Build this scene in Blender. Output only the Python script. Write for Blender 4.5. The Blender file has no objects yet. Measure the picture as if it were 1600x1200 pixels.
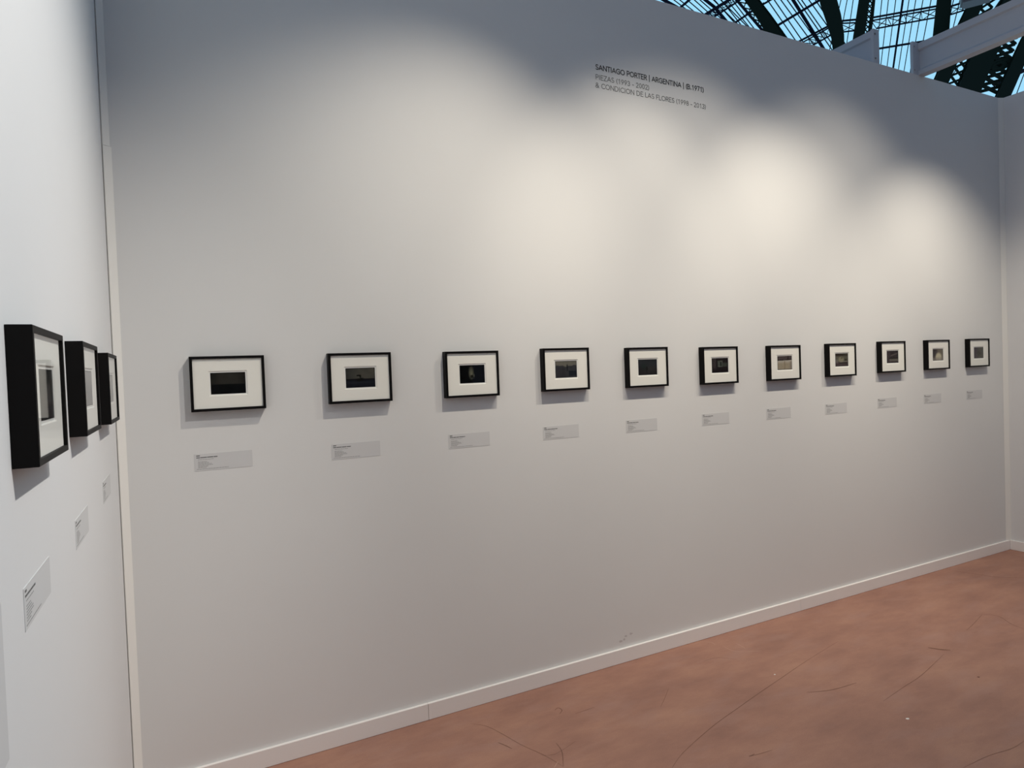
import bpy, bmesh, math, os, random
from mathutils import Vector, Matrix

C = bpy.context.scene.collection
R = math.radians

# ------------------------------------------------------------------ camera
cam_data = bpy.data.cameras.new('camera')
cam = bpy.data.objects.new('camera', cam_data); C.objects.link(cam)
YAW, PITCH, ROLL = 0.4693, -0.0235, -0.0365
f = Vector((math.sin(YAW)*math.cos(PITCH), math.cos(YAW)*math.cos(PITCH), math.sin(PITCH)))
r = f.cross(Vector((0, 0, 1))).normalized(); u = r.cross(f)
r2 = math.cos(ROLL)*r + math.sin(ROLL)*u; u2 = -math.sin(ROLL)*r + math.cos(ROLL)*u
m = Matrix((r2, u2, -f)).transposed().to_4x4(); m.translation = (0.2347, -2.8265, 1.6)
cam.matrix_world = m
cam_data.sensor_fit = 'HORIZONTAL'; cam_data.sensor_width = 36.0
cam_data.lens = 1008.63/1600*36.0
cam_data.clip_start = 0.02; cam_data.clip_end = 500
bpy.context.scene.camera = cam

# ------------------------------------------------------------------ sky, lamps, exposure
W = bpy.data.worlds.new('dusk_sky'); bpy.context.scene.world = W; W.use_nodes = True
# dusk: the sky is still bright on one side of the hall and dim behind the viewer
_bg = W.node_tree.nodes['Background']; _nt = W.node_tree
_tc = _nt.nodes.new('ShaderNodeTexCoord'); _dp = _nt.nodes.new('ShaderNodeVectorMath'); _dp.operation = 'DOT_PRODUCT'
_dp.inputs[1].default_value = (0.72, 0.58, 0.38); _nt.links.new(_tc.outputs['Generated'], _dp.inputs[0])
_mr = _nt.nodes.new('ShaderNodeMapRange'); _mr.interpolation_type = 'SMOOTHSTEP'
_mr.inputs['From Min'].default_value = 0.35; _mr.inputs['From Max'].default_value = 0.88
_nt.links.new(_dp.outputs['Value'], _mr.inputs['Value'])
_mx = _nt.nodes.new('ShaderNodeMix'); _mx.data_type = 'RGBA'
_mx.inputs[6].default_value = (0.138, 0.180, 0.255, 1); _mx.inputs[7].default_value = (0.40, 0.80, 1.06, 1)
_nt.links.new(_mr.outputs[0], _mx.inputs['Factor']); _nt.links.new(_mx.outputs[2], _bg.inputs['Color'])
_bg.inputs['Strength'].default_value = 1.0
vs = bpy.context.scene.view_settings
vs.view_transform = 'Standard'; vs.look = 'None'; vs.exposure = 0.0; vs.gamma = 1.0; vs.use_curve_mapping = False

def spot(name, loc, aim, watts, cone, blend, colour, soft=0.035):
    l = bpy.data.lights.new(name, 'SPOT'); l.energy = watts; l.color = colour
    l.spot_size = R(cone); l.spot_blend = blend; l.shadow_soft_size = soft
    o = bpy.data.objects.new(name, l); C.objects.link(o); o.location = loc
    o.rotation_euler = (Vector(aim) - Vector(loc)).to_track_quat('-Z', 'Y').to_euler()
    return o
WARM = (1.0, 0.90, 0.75); COOL = (1.0, 0.965, 0.91)
LZ, LY_ = 3.88, -1.30       # the track the wall lamps hang from
for lx, ly, lz, dx, az, half, watts in ((1.70, LY_, LZ, -0.62, 0.70, 42.0, 146), (2.42, LY_, LZ, -0.08, 2.10, 26.5, 63), (2.95, LY_, LZ, -0.25, 0.55, 47.0, 108),
                                        (3.40, LY_, LZ, 0.25, 1.70, 31.0, 98), (4.10, LY_, LZ, -0.05, 1.20, 44.0, 72),
                                        (4.95, -1.14, 3.55, 0.25, 0.45, 46.0, 126)):   # the last one hangs just below the long beam
    spot('gallery_spotlight', (lx, ly, lz), (lx+dx, 0, az), watts, 2*half, 1.0, WARM)
spot('gallery_spotlight', (1.75, -2.3, 3.95), (0, -1.83, 1.95), 304, 81, 1.0, COOL)

# ------------------------------------------------------------------ helpers
def lin(c):
    return tuple((x/255/12.92 if x/255 <= 0.04045 else ((x/255+0.055)/1.055)**2.4) for x in c)
def mat(name, col, rough=0.8, metal=0.0, spec=0.5):
    m = bpy.data.materials.new(name); m.use_nodes = True
    b = m.node_tree.nodes['Principled BSDF']
    b.inputs['Base Color'].default_value = (*col, 1); b.inputs['Roughness'].default_value = rough
    b.inputs['Metallic'].default_value = metal; b.inputs['Specular IOR Level'].default_value = spec
    return m
def nd(m, kind, **kw):
    n = m.node_tree.nodes.new(kind)
    for k, v in kw.items():
        if k in n.inputs: n.inputs[k].default_value = v
        else: setattr(n, k, v)
    return n
def lk(m, a, b): m.node_tree.links.new(a, b)

def box(bm, lo, hi):
    vs_ = [bm.verts.new((x, y, z)) for x in (lo[0], hi[0]) for y in (lo[1], hi[1]) for z in (lo[2], hi[2])]
    for q in ((0,1,3,2),(4,6,7,5),(0,4,5,1),(2,3,7,6),(0,2,6,4),(1,5,7,3)):
        bm.faces.new([vs_[i] for i in q])
def prism(bm, prof, z0, z1):
    a = [bm.verts.new((x, y, z0)) for x, y in prof]; b = [bm.verts.new((x, y, z1)) for x, y in prof]
    n = len(prof)
    bm.faces.new(a[::-1]); bm.faces.new(b)
    for i in range(n): bm.faces.new((a[i], a[(i+1) % n], b[(i+1) % n], b[i]))
def sweep(bm, pts, widths, normal, depth):
    """rectangular bar along pts; width lies across the bar in the roof slope, depth along the slope's normal"""
    nrm = Vector(normal).normalized(); P = [Vector(p) for p in pts]; rings = []
    for i, q in enumerate(P):
        t = (P[min(i+1, len(P)-1)] - P[max(i-1, 0)]).normalized()
        s = t.cross(nrm).normalized(); w = widths[i]/2; d = depth[i]/2 if isinstance(depth, list) else depth/2
        rings.append([bm.verts.new(q + s*a*w + nrm*b*d) for a, b in ((-1,-1),(1,-1),(1,1),(-1,1))])
    for a, b in zip(rings, rings[1:]):
        for k in range(4): bm.faces.new((a[k], a[(k+1) % 4], b[(k+1) % 4], b[k]))
    bm.faces.new(rings[0][::-1]); bm.faces.new(rings[-1])
def mesh_of(name, bm, material, bevel=0.0):
    if bevel:
        bmesh.ops.bevel(bm, geom=bm.edges[:], offset=bevel, segments=2, affect='EDGES', profile=0.7)
    bmesh.ops.recalc_face_normals(bm, faces=bm.faces[:])
    me = bpy.data.meshes.new(name); bm.to_mesh(me); bm.free()
    me.materials.append(material); return me
def link(name, me, parent=None):
    o = bpy.data.objects.new(name, me); C.objects.link(o); o.parent = parent; return o
def obj(name, bm, material, parent=None, bevel=0.0): return link(name, mesh_of(name, bm, material, bevel), parent)
def thing(name, label, cat, loc=(0,0,0), rotz=0.0, group=None):
    o = bpy.data.objects.new(name, None); C.objects.link(o); o.empty_display_size = 0.05
    o.location = loc; o.rotation_euler = (0, 0, rotz); return tag(o, label, cat, group)
def tag(o, label, cat, group=None):
    o['label'] = label; o['category'] = cat
    if group: o['group'] = group
    return o
def struct(o): o['kind'] = 'structure'; return o
def NB(): return bmesh.new()

# ------------------------------------------------------------------ roof survey (metres, world axes)
GLAZING_BARS = [([(16.96, 19.11, 18.51), (22.85, 18.18, 15.3)], 0.034), ([(17.08, 18.81, 18.44), (23.02, 18.09, 15.21)], 0.034), ([(17.26, 18.47, 18.34), (23.32, 17.91, 15.04)], 0.034), ([(17.42, 18.16, 18.26), (23.35, 17.77, 15.02)], 0.034), ([(17.55, 18.01, 18.18), (23.36, 17.53, 15.02)], 0.034), ([(17.85, 17.37, 18.02), (23.34, 17.31, 15.03)], 0.033), ([(18.01, 17.14, 17.94), (23.41, 17.07, 14.99)], 0.033), ([(18.5, 17.18, 17.67), (24.32, 17.57, 14.5)], 0.034), ([(18.51, 16.82, 17.66), (24.61, 17.57, 14.33)], 0.034), ([(18.48, 16.68, 17.68), (24.84, 17.3, 14.21)], 0.033), ([(18.47, 16.38, 17.68), (25.01, 17.3, 14.12)], 0.033), ([(19.14, 15.54, 17.32), (26.02, 16.5, 13.57)], 0.033), ([(19.13, 15.22, 17.33), (26.25, 16.35, 13.44)], 0.033), ([(19.19, 14.99, 17.29), (26.31, 16.13, 13.41)], 0.033), ([(19.31, 14.89, 17.23), (26.29, 15.74, 13.42)], 0.032), ([(19.44, 14.69, 17.16), (26.35, 15.55, 13.39)], 0.032), ([(19.73, 14.24, 17.0), (26.3, 15.12, 13.42)], 0.032), ([(19.87, 14.08, 16.92), (26.3, 14.8, 13.41)], 0.031), ([(20.12, 13.85, 16.78), (26.37, 14.69, 13.38)], 0.031), ([(21.53, 14.61, 16.02), (27.29, 15.4, 12.87)], 0.033), ([(21.69, 12.02, 15.65), (26.15, 16.65, 13.82)], 0.027), ([(21.84, 11.95, 15.64), (27.12, 17.06, 13.55)], 0.027), ([(21.98, 11.9, 15.62), (27.94, 17.2, 13.36)], 0.028), ([(22.81, 11.48, 15.55), (30.3, 17.26, 12.9)], 0.028), ([(23.02, 11.36, 15.54), (30.51, 17.14, 12.88)], 0.028), ([(23.26, 11.23, 15.52), (30.74, 17.01, 12.87)], 0.028), ([(23.68, 10.99, 15.49), (31.17, 16.76, 12.84)], 0.028), ([(23.9, 10.87, 15.48), (31.38, 16.64, 12.82)], 0.028), ([(24.13, 10.74, 15.46), (31.61, 16.51, 12.81)], 0.028), ([(24.38, 10.59, 15.44), (31.86, 16.36, 12.79)], 0.028), ([(25.1, 10.19, 15.39), (32.58, 15.95, 12.74)], 0.028), ([(25.3, 10.07, 15.38), (32.78, 15.84, 12.73)], 0.028), ([(25.55, 9.93, 15.36), (33.02, 15.7, 12.71)], 0.028), ([(26.99, 8.96, 15.29), (30.51, 13.89, 13.57)], 0.027), ([(27.17, 8.86, 15.28), (30.75, 13.89, 13.53)], 0.027), ([(31.43, 11.17, 13.97), (36.39, 15.15, 12.18)], 0.031), ([(31.53, 11.03, 13.99), (36.55, 15.06, 12.17)], 0.031), ([(31.56, 10.96, 13.99), (36.76, 14.78, 12.19)], 0.031)]
MULLIONS = [([(15.88, 20.16, 18.96), (23.82, 17.27, 14.63)], 0.137), ([(16.71, 18.06, 18.5), (20.61, 17.44, 16.38), (25.81, 17.96, 13.54)], 0.121), ([(17.38, 16.22, 18.14), (26.98, 16.94, 12.91)], 0.095), ([(18.59, 14.09, 17.48), (28.73, 16.02, 11.96)], 0.111), ([(21.82, 9.84, 15.97), (31.63, 17.41, 12.49)], 0.067)]
PURLINS = [([(19.9, 19.41, 16.79), (19.81, 17.27, 16.84)], 0.087), ([(21.62, 18.14, 15.85), (21.59, 15.73, 15.87)], 0.069), ([(22.61, 16.87, 15.31), (22.61, 13.23, 15.32)], 0.082), ([(21.58, 16.65, 15.88), (21.65, 14.64, 15.84)], 0.061), ([(25.75, 14.64, 14.22), (28.06, 12.44, 14.24)], 0.068), ([(32.46, 12.97, 13.29), (32.77, 11.04, 13.64)], 0.219)]
GIRDERS = [(([(20.47, 18.35, 16.25), (20.58, 16.08, 16.19)], 0.114), None, ([(20.77, 17.76, 16.09), (20.8, 15.87, 16.07)], 0.06), 5), (([(23.41, 15.68, 14.65), (23.44, 14.24, 14.63)], 0.062), ([(23.52, 15.55, 14.59), (23.51, 14.28, 14.59)], 0.044), ([(23.83, 15.37, 14.42), (23.8, 14.44, 14.43)], 0.049), 4), (([(24.39, 13.13, 14.59), (26.02, 11.58, 14.61)], 0.053), ([(24.52, 13.22, 14.55), (26.14, 11.65, 14.57)], 0.037), ([(25.03, 13.35, 14.42), (26.54, 11.88, 14.45)], 0.042), 4), (([(23.47, 13.84, 14.62), (23.99, 13.45, 14.6)], 0.055), ([(23.56, 13.9, 14.58), (24.12, 13.54, 14.55)], 0.037), ([(24.0, 14.15, 14.45), (24.42, 13.81, 14.44)], 0.043), 1), (([(26.41, 11.41, 14.57), (26.73, 10.93, 14.61)], 0.053), None, ([(26.78, 11.64, 14.45), (27.05, 11.22, 14.49)], 0.041), 1)]
ARCHES = [[(14.14, 14.1, 18.33, 0.405), (19.38, 14.78, 15.48, 0.405), (19.94, 14.86, 15.17, 0.435), (20.74, 14.98, 14.74, 0.493), (21.55, 15.15, 14.3, 0.579), (22.01, 15.28, 14.04, 0.611), (22.87, 15.51, 13.58, 0.611)], [(15.21, 9.31, 15.9, 0.547), (20.3, 12.07, 14.35, 0.547), (20.97, 12.43, 14.14, 0.562), (21.86, 12.87, 13.88, 0.536), (22.61, 13.28, 13.65, 0.48), (23.48, 13.87, 13.36, 0.423), (24.28, 14.4, 13.09, 0.423)], [(17.19, 7.57, 15.89, 0.349), (21.53, 11.38, 14.26, 0.349), (22.04, 11.82, 14.07, 0.359), (22.71, 12.39, 13.82, 0.395), (23.46, 13.04, 13.54, 0.411), (24.03, 13.55, 13.32, 0.423), (24.75, 14.19, 13.05, 0.423)], [(17.62, 8.06, 16.02, 0.111), (22.23, 11.54, 14.4, 0.111), (22.68, 11.89, 14.24, 0.114), (23.26, 12.35, 14.03, 0.129), (23.86, 12.85, 13.81, 0.145), (24.37, 13.27, 13.63, 0.149), (25.1, 13.89, 13.36, 0.149)], [(18.45, 6.92, 15.48, 0.448), (23.41, 9.9, 13.9, 0.448), (24.03, 10.27, 13.7, 0.461), (24.66, 10.68, 13.5, 0.497), (25.47, 11.2, 13.23, 0.539), (26.17, 11.67, 13.0, 0.556), (26.97, 12.21, 12.73, 0.556)], [(20.38, 4.69, 15.17, 0.461), (24.13, 9.08, 13.52, 0.461), (24.46, 9.46, 13.38, 0.472), (25.18, 10.2, 13.08, 0.516), (26.21, 11.2, 12.68, 0.547), (27.3, 12.28, 12.24, 0.581), (27.98, 12.96, 11.96, 0.581)], [(21.5, 4.05, 15.09, 0.794), (25.19, 8.48, 13.45, 0.794), (25.68, 9.06, 13.23, 0.822), (26.29, 9.79, 12.96, 0.858), (27.11, 10.65, 12.62, 0.901), (28.65, 12.0, 12.04, 0.947), (29.37, 12.63, 11.77, 0.947)], [(22.23, 3.84, 14.79, 0.441), (26.15, 8.08, 13.14, 0.441), (26.68, 8.65, 12.92, 0.457), (27.58, 9.48, 12.57, 0.48), (28.71, 10.44, 12.15, 0.509), (30.04, 11.52, 11.67, 0.516), (30.79, 12.13, 11.4, 0.516)]]
ROOF_N = [(0.4787, 0.0, 0.878), (0.1835, 0.2038, 0.9617)]
LATTICES = [[([(19.41, 15.44, 15.69), (19.71, 15.07, 15.53)], 0.036), ([(19.44, 15.02, 15.67), (19.67, 15.45, 15.55)], 0.036), ([(19.67, 15.45, 15.55), (19.97, 15.12, 15.38)], 0.037), ([(19.71, 15.07, 15.53), (19.93, 15.47, 15.41)], 0.037), ([(19.93, 15.47, 15.41), (20.24, 15.17, 15.24)], 0.037), ([(19.97, 15.12, 15.38), (20.2, 15.49, 15.26)], 0.037), ([(20.2, 15.49, 15.26), (20.52, 15.22, 15.09)], 0.037), ([(20.24, 15.17, 15.24), (20.47, 15.51, 15.11)], 0.037), ([(20.47, 15.51, 15.11), (20.79, 15.27, 14.94)], 0.037), ([(20.52, 15.22, 15.09), (20.74, 15.52, 14.96)], 0.037), ([(20.74, 15.52, 14.96), (21.08, 15.32, 14.78)], 0.038), ([(20.79, 15.27, 14.94), (21.02, 15.54, 14.81)], 0.038), ([(21.02, 15.54, 14.81), (21.36, 15.37, 14.63)], 0.038), ([(21.08, 15.32, 14.78), (21.3, 15.56, 14.66)], 0.038), ([(21.3, 15.56, 14.66), (21.65, 15.42, 14.47)], 0.038), ([(21.36, 15.37, 14.63), (21.58, 15.58, 14.5)], 0.038)], [([(22.3, 11.8, 14.34), (22.59, 11.88, 14.26)], 0.036), ([(22.41, 11.74, 14.33), (22.47, 11.94, 14.27)], 0.036), ([(22.47, 11.94, 14.27), (22.78, 12.02, 14.2)], 0.037), ([(22.59, 11.88, 14.26), (22.65, 12.09, 14.21)], 0.037), ([(22.65, 12.09, 14.21), (22.97, 12.16, 14.13)], 0.037), ([(22.78, 12.02, 14.2), (22.84, 12.24, 14.14)], 0.037), ([(22.84, 12.24, 14.14), (23.16, 12.31, 14.06)], 0.037), ([(22.97, 12.16, 14.13), (23.02, 12.39, 14.07)], 0.037), ([(23.02, 12.39, 14.07), (23.36, 12.46, 13.99)], 0.038), ([(23.16, 12.31, 14.06), (23.21, 12.54, 14.0)], 0.038), ([(23.21, 12.54, 14.0), (23.56, 12.62, 13.92)], 0.038), ([(23.36, 12.46, 13.99), (23.41, 12.7, 13.93)], 0.038), ([(23.41, 12.7, 13.93), (23.76, 12.77, 13.85)], 0.038), ([(23.56, 12.62, 13.92), (23.61, 12.86, 13.86)], 0.038), ([(23.61, 12.86, 13.86), (23.97, 12.93, 13.78)], 0.039), ([(23.76, 12.77, 13.85), (23.81, 13.02, 13.79)], 0.039), ([(23.81, 13.02, 13.79), (24.18, 13.09, 13.7)], 0.039), ([(23.97, 12.93, 13.78), (24.01, 13.19, 13.71)], 0.039)], [([(24.66, 9.35, 13.36), (25.2, 9.38, 13.25)], 0.069), ([(24.93, 9.14, 13.36), (24.91, 9.59, 13.26)], 0.069), ([(24.91, 9.59, 13.26), (25.49, 9.64, 13.14)], 0.07), ([(25.2, 9.38, 13.25), (25.17, 9.84, 13.16)], 0.07), ([(25.17, 9.84, 13.16), (25.78, 9.9, 13.03)], 0.071), ([(25.49, 9.64, 13.14), (25.44, 10.1, 13.05)], 0.071), ([(25.44, 10.1, 13.05), (26.09, 10.18, 12.92)], 0.072), ([(25.78, 9.9, 13.03), (25.72, 10.37, 12.94)], 0.072), ([(25.72, 10.37, 12.94), (26.4, 10.46, 12.8)], 0.074), ([(26.09, 10.18, 12.92), (26.01, 10.65, 12.83)], 0.074), ([(26.01, 10.65, 12.83), (26.73, 10.75, 12.67)], 0.075), ([(26.4, 10.46, 12.8), (26.31, 10.94, 12.71)], 0.075), ([(26.31, 10.94, 12.71), (27.06, 11.06, 12.54)], 0.076), ([(26.73, 10.75, 12.67), (26.62, 11.23, 12.59)], 0.076), ([(26.62, 11.23, 12.59), (27.41, 11.37, 12.41)], 0.078), ([(27.06, 11.06, 12.54), (26.93, 11.54, 12.47)], 0.078), ([(26.93, 11.54, 12.47), (27.78, 11.7, 12.27)], 0.079), ([(27.41, 11.37, 12.41), (27.26, 11.86, 12.34)], 0.079), ([(27.26, 11.86, 12.34), (28.15, 12.04, 12.13)], 0.08), ([(27.78, 11.7, 12.27), (27.6, 12.19, 12.2)], 0.08)], [([(26.7, 9.74, 12.79), (27.46, 9.77, 12.64)], 0.105), ([(27.18, 9.56, 12.73), (26.95, 9.96, 12.69)], 0.105), ([(26.95, 9.96, 12.69), (27.75, 9.98, 12.54)], 0.107), ([(27.46, 9.77, 12.64), (27.21, 10.2, 12.59)], 0.107), ([(27.21, 10.2, 12.59), (28.05, 10.2, 12.43)], 0.108), ([(27.75, 9.98, 12.54), (27.48, 10.44, 12.49)], 0.108), ([(27.48, 10.44, 12.49), (28.35, 10.43, 12.33)], 0.11), ([(28.05, 10.2, 12.43), (27.75, 10.68, 12.39)], 0.11), ([(27.75, 10.68, 12.39), (28.67, 10.66, 12.22)], 0.111), ([(28.35, 10.43, 12.33), (28.03, 10.94, 12.28)], 0.111), ([(28.03, 10.94, 12.28), (28.99, 10.9, 12.1)], 0.113), ([(28.67, 10.66, 12.22), (28.32, 11.2, 12.17)], 0.113), ([(28.32, 11.2, 12.17), (29.32, 11.15, 11.99)], 0.115), ([(28.99, 10.9, 12.1), (28.62, 11.47, 12.05)], 0.115), ([(28.62, 11.47, 12.05), (29.67, 11.4, 11.87)], 0.117), ([(29.32, 11.15, 11.99), (28.93, 11.75, 11.94)], 0.117)]]
RING = ((28.03, 10.58, 12.36), 0.337)
FLOOD = ((9.65, 1.96, 6.15), 0.339)
SCUFFS = [([(1.887, -0.844), (1.974, -0.797), (2.111, -0.746), (2.269, -0.696), (2.438, -0.653), (2.623, -0.607), (2.835, -0.557), (3.1, -0.495), (3.454, -0.423)], 0.006), ([(1.323, -0.14), (1.377, -0.196), (1.412, -0.288), (1.446, -0.403), (1.492, -0.514), (1.521, -0.62)], 0.0046), ([(1.58, -0.466), (1.568, -0.533), (1.521, -0.62)], 0.0069), ([(1.481, -0.508), (1.538, -0.531), (1.66, -0.496)], 0.0031), ([(1.709, -0.237), (1.734, -0.226), (1.738, -0.254), (1.71, -0.277)], 0.008), ([(1.776, -0.31), (1.832, -0.31), (1.884, -0.308)], 0.0047), ([(2.297, -0.346), (2.206, -0.42), (2.146, -0.465)], 0.0036), ([(3.052, -0.947), (3.244, -0.917), (3.446, -0.888), (3.773, -0.811)], 0.0052), ([(2.204, -0.942), (2.262, -0.951), (2.317, -0.957)], 0.005), ([(2.202, -0.94), (2.219, -0.941), (2.235, -0.94)], 0.0081), ([(2.844, -1.402), (3.009, -1.408), (3.134, -1.427), (3.235, -1.425)], 0.004), ([(4.508, -0.622), (4.3, -0.677), (4.185, -0.703)], 0.005), ([(4.508, -0.622), (4.553, -0.687), (4.489, -0.785), (4.468, -0.859)], 0.007), ([(5.206, -0.075), (5.262, -0.217), (5.31, -0.316), (5.435, -0.415)], 0.0082), ([(2.825, -0.715), (2.948, -0.76), (3.107, -0.775)], 0.0088), ([(2.648, -0.218), (2.732, -0.225), (2.807, -0.289)], 0.0046), ([(3.781, -0.724), (3.814, -0.772), (3.848, -0.802)], 0.0263), ([(1.367, -0.335), (1.385, -0.373), (1.398, -0.407)], 0.0094)]
PALE = [([(2.818, -0.039), (2.848, -0.068), (2.842, -0.104)], 0.0053), ([(2.866, -0.138), (2.877, -0.222), (3.0, -0.289)], 0.0053), ([(1.485, -0.609), (1.52, -0.581)], 0.0039), ([(2.957, -0.145), (2.948, -0.228)], 0.0053)]
SPECKS = [(3.003, -1.09), (2.843, -0.514), (3.655, -1.039), (2.63, -0.64), (2.528, -0.97), (5.304, -0.279), (5.523, -0.14), (2.659, -0.153)]
WALLSCUFF = [(2.267, 0.114), (2.302, 0.134), (2.337, 0.14), (2.289, 0.119)]
WALLTEXT = [(2.226, 3.155), (2.978, 3.152), (2.224, 3.104), (2.581, 3.101), (2.222, 3.062), (2.991, 3.057), (2.227, 3.18)]

# ------------------------------------------------------------------ materials
def wall_paint(name, col, seam=False):
    m = mat(name, col, 0.92, spec=0.15); b = m.node_tree.nodes['Principled BSDF']
    tc = nd(m, 'ShaderNodeTexCoord')
    mp = nd(m, 'ShaderNodeMapping'); mp.inputs['Scale'].default_value = (1, 1, 2.6); lk(m, tc.outputs['Object'], mp.inputs['Vector'])
    n1 = nd(m, 'ShaderNodeTexNoise', Scale=210.0, Detail=2.0); lk(m, mp.outputs[0], n1.inputs['Vector'])
    n2 = nd(m, 'ShaderNodeTexNoise', Scale=1.3, Detail=4.0); lk(m, tc.outputs['Object'], n2.inputs['Vector'])
    mr = nd(m, 'ShaderNodeMapRange'); mr.inputs['To Min'].default_value = 0.97; mr.inputs['To Max'].default_value = 1.03
    lk(m, n2.outputs['Fac'], mr.inputs['Value'])
    mx = nd(m, 'ShaderNodeMix', data_type='RGBA', blend_type='MULTIPLY'); mx.inputs['Factor'].default_value = 1
    mx.inputs[6].default_value = (*col, 1); lk(m, mr.outputs[0], mx.inputs[7]); lk(m, mx.outputs[2], b.inputs['Base Color'])
    h = n1.outputs['Fac']
    if seam:   # butt joints between the wall panels, one every metre
        sp = nd(m, 'ShaderNodeSeparateXYZ'); lk(m, tc.outputs['Object'], sp.inputs[0])
        a = nd(m, 'ShaderNodeMath', operation='ADD'); a.inputs[1].default_value = 0.04; lk(m, sp.outputs['X'], a.inputs[0])
        pp = nd(m, 'ShaderNodeMath', operation='PINGPONG'); pp.inputs[1].default_value = 0.5; lk(m, a.outputs[0], pp.inputs[0])
        sm = nd(m, 'ShaderNodeMapRange'); sm.inputs['From Max'].default_value = 0.003; sm.inputs['To Min'].default_value = -0.6; sm.inputs['To Max'].default_value = 0
        lk(m, pp.outputs[0], sm.inputs['Value'])
        ad = nd(m, 'ShaderNodeMath', operation='ADD'); lk(m, sm.outputs[0], ad.inputs[0]); lk(m, h, ad.inputs[1]); h = ad.outputs[0]
    bp = nd(m, 'ShaderNodeBump', Strength=0.05, Distance=0.002); lk(m, h, bp.inputs['Height']); lk(m, bp.outputs[0], b.inputs['Normal'])
    return m
M_WALL = wall_paint('white_wall_paint', (0.76, 0.76, 0.75), True)
M_SIDE = wall_paint('white_side_wall_paint', (0.76, 0.76, 0.76))
M_FRONT = wall_paint('low_bounce_grey', (0.30, 0.30, 0.30))  # grey chosen so the unseen added wall bounces less light
M_TRIM = mat('cream_batten', (0.88, 0.865, 0.82), 0.6, spec=0.3)
M_BASE = mat('painted_skirting', (0.90, 0.865, 0.84), 0.5, spec=0.4)
M_BLACK = mat('black_stained_wood', (0.005, 0.0045, 0.0045), 0.5, spec=0.10)
M_MAT = mat('ivory_mat_board', (0.94, 0.92, 0.86), 0.9, spec=0.0)
M_BEVEL = mat('white_photo_paper', (0.93, 0.92, 0.89), 0.6, spec=0.1)
M_CARD = mat('grey_caption_card', (0.655, 0.655, 0.655), 0.7, spec=0.1)
M_INK = mat('caption_ink', (0.14, 0.14, 0.14), 0.7)
M_GINK = mat('pale_caption_ink', (0.33, 0.33, 0.33), 0.7)
M_LET1 = mat('black_vinyl', (0.015, 0.015, 0.016), 0.5)
M_LET2 = mat('grey_vinyl', (0.12, 0.12, 0.12), 0.5)
M_STEEL = mat('dark_green_steel', (0.010, 0.024, 0.016), 0.75, spec=0.12)
M_BLUE = mat('blue_black_steel', (0.008, 0.012, 0.034), 0.7, spec=0.15)
M_BEAM = mat('white_beam_lacquer', (0.54, 0.57, 0.62), 0.5, spec=0.3)
M_GREY = mat('grey_lamp_housing', (0.20, 0.19, 0.19), 0.5)
M_SCUFF = mat('dark_floor_scuff', (0.20, 0.105, 0.076), 0.8, spec=0.1)
M_PALE = mat('pale_floor_scrape', (0.47, 0.29, 0.225), 0.8, spec=0.1)
M_CHIP = mat('white_chip', (0.85, 0.80, 0.76), 0.8)
M_DENT = mat('wall_dent_grey', (0.60, 0.575, 0.57), 0.9, spec=0.1)

def glass(name, tint, f0):
    m = bpy.data.materials.new(name); m.use_nodes = True; nt = m.node_tree
    nt.nodes.remove(nt.nodes['Principled BSDF'])
    out = nt.nodes['Material Output']
    g = nd(m, 'ShaderNodeNewGeometry')
    d = nd(m, 'ShaderNodeVectorMath', operation='DOT_PRODUCT'); lk(m, g.outputs['Normal'], d.inputs[0]); lk(m, g.outputs['Incoming'], d.inputs[1])
    a = nd(m, 'ShaderNodeMath', operation='ABSOLUTE'); lk(m, d.outputs['Value'], a.inputs[0])
    s = nd(m, 'ShaderNodeMath', operation='SUBTRACT'); s.inputs[0].default_value = 1; lk(m, a.outputs[0], s.inputs[1])
    p = nd(m, 'ShaderNodeMath', operation='POWER'); p.inputs[1].default_value = 5; lk(m, s.outputs[0], p.inputs[0])
    r_ = nd(m, 'ShaderNodeMapRange'); r_.inputs['To Min'].default_value = f0; lk(m, p.outputs[0], r_.inputs['Value'])
    t = nd(m, 'ShaderNodeBsdfTransparent', Color=(*tint, 1)); gl = nd(m, 'ShaderNodeBsdfGlossy', Roughness=0.02)
    mx = nd(m, 'ShaderNodeMixShader'); lk(m, r_.outputs[0], mx.inputs[0]); lk(m, t.outputs[0], mx.inputs[1]); lk(m, gl.outputs[0], mx.inputs[2])
    lk(m, mx.outputs[0], out.inputs['Surface']); return m
M_GLASS = glass('picture_glass', (0.985, 0.99, 0.985), 0.022)
M_ROOFGLASS = glass('roof_glass', (0.95, 0.98, 1.0), 0.05)

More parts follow.
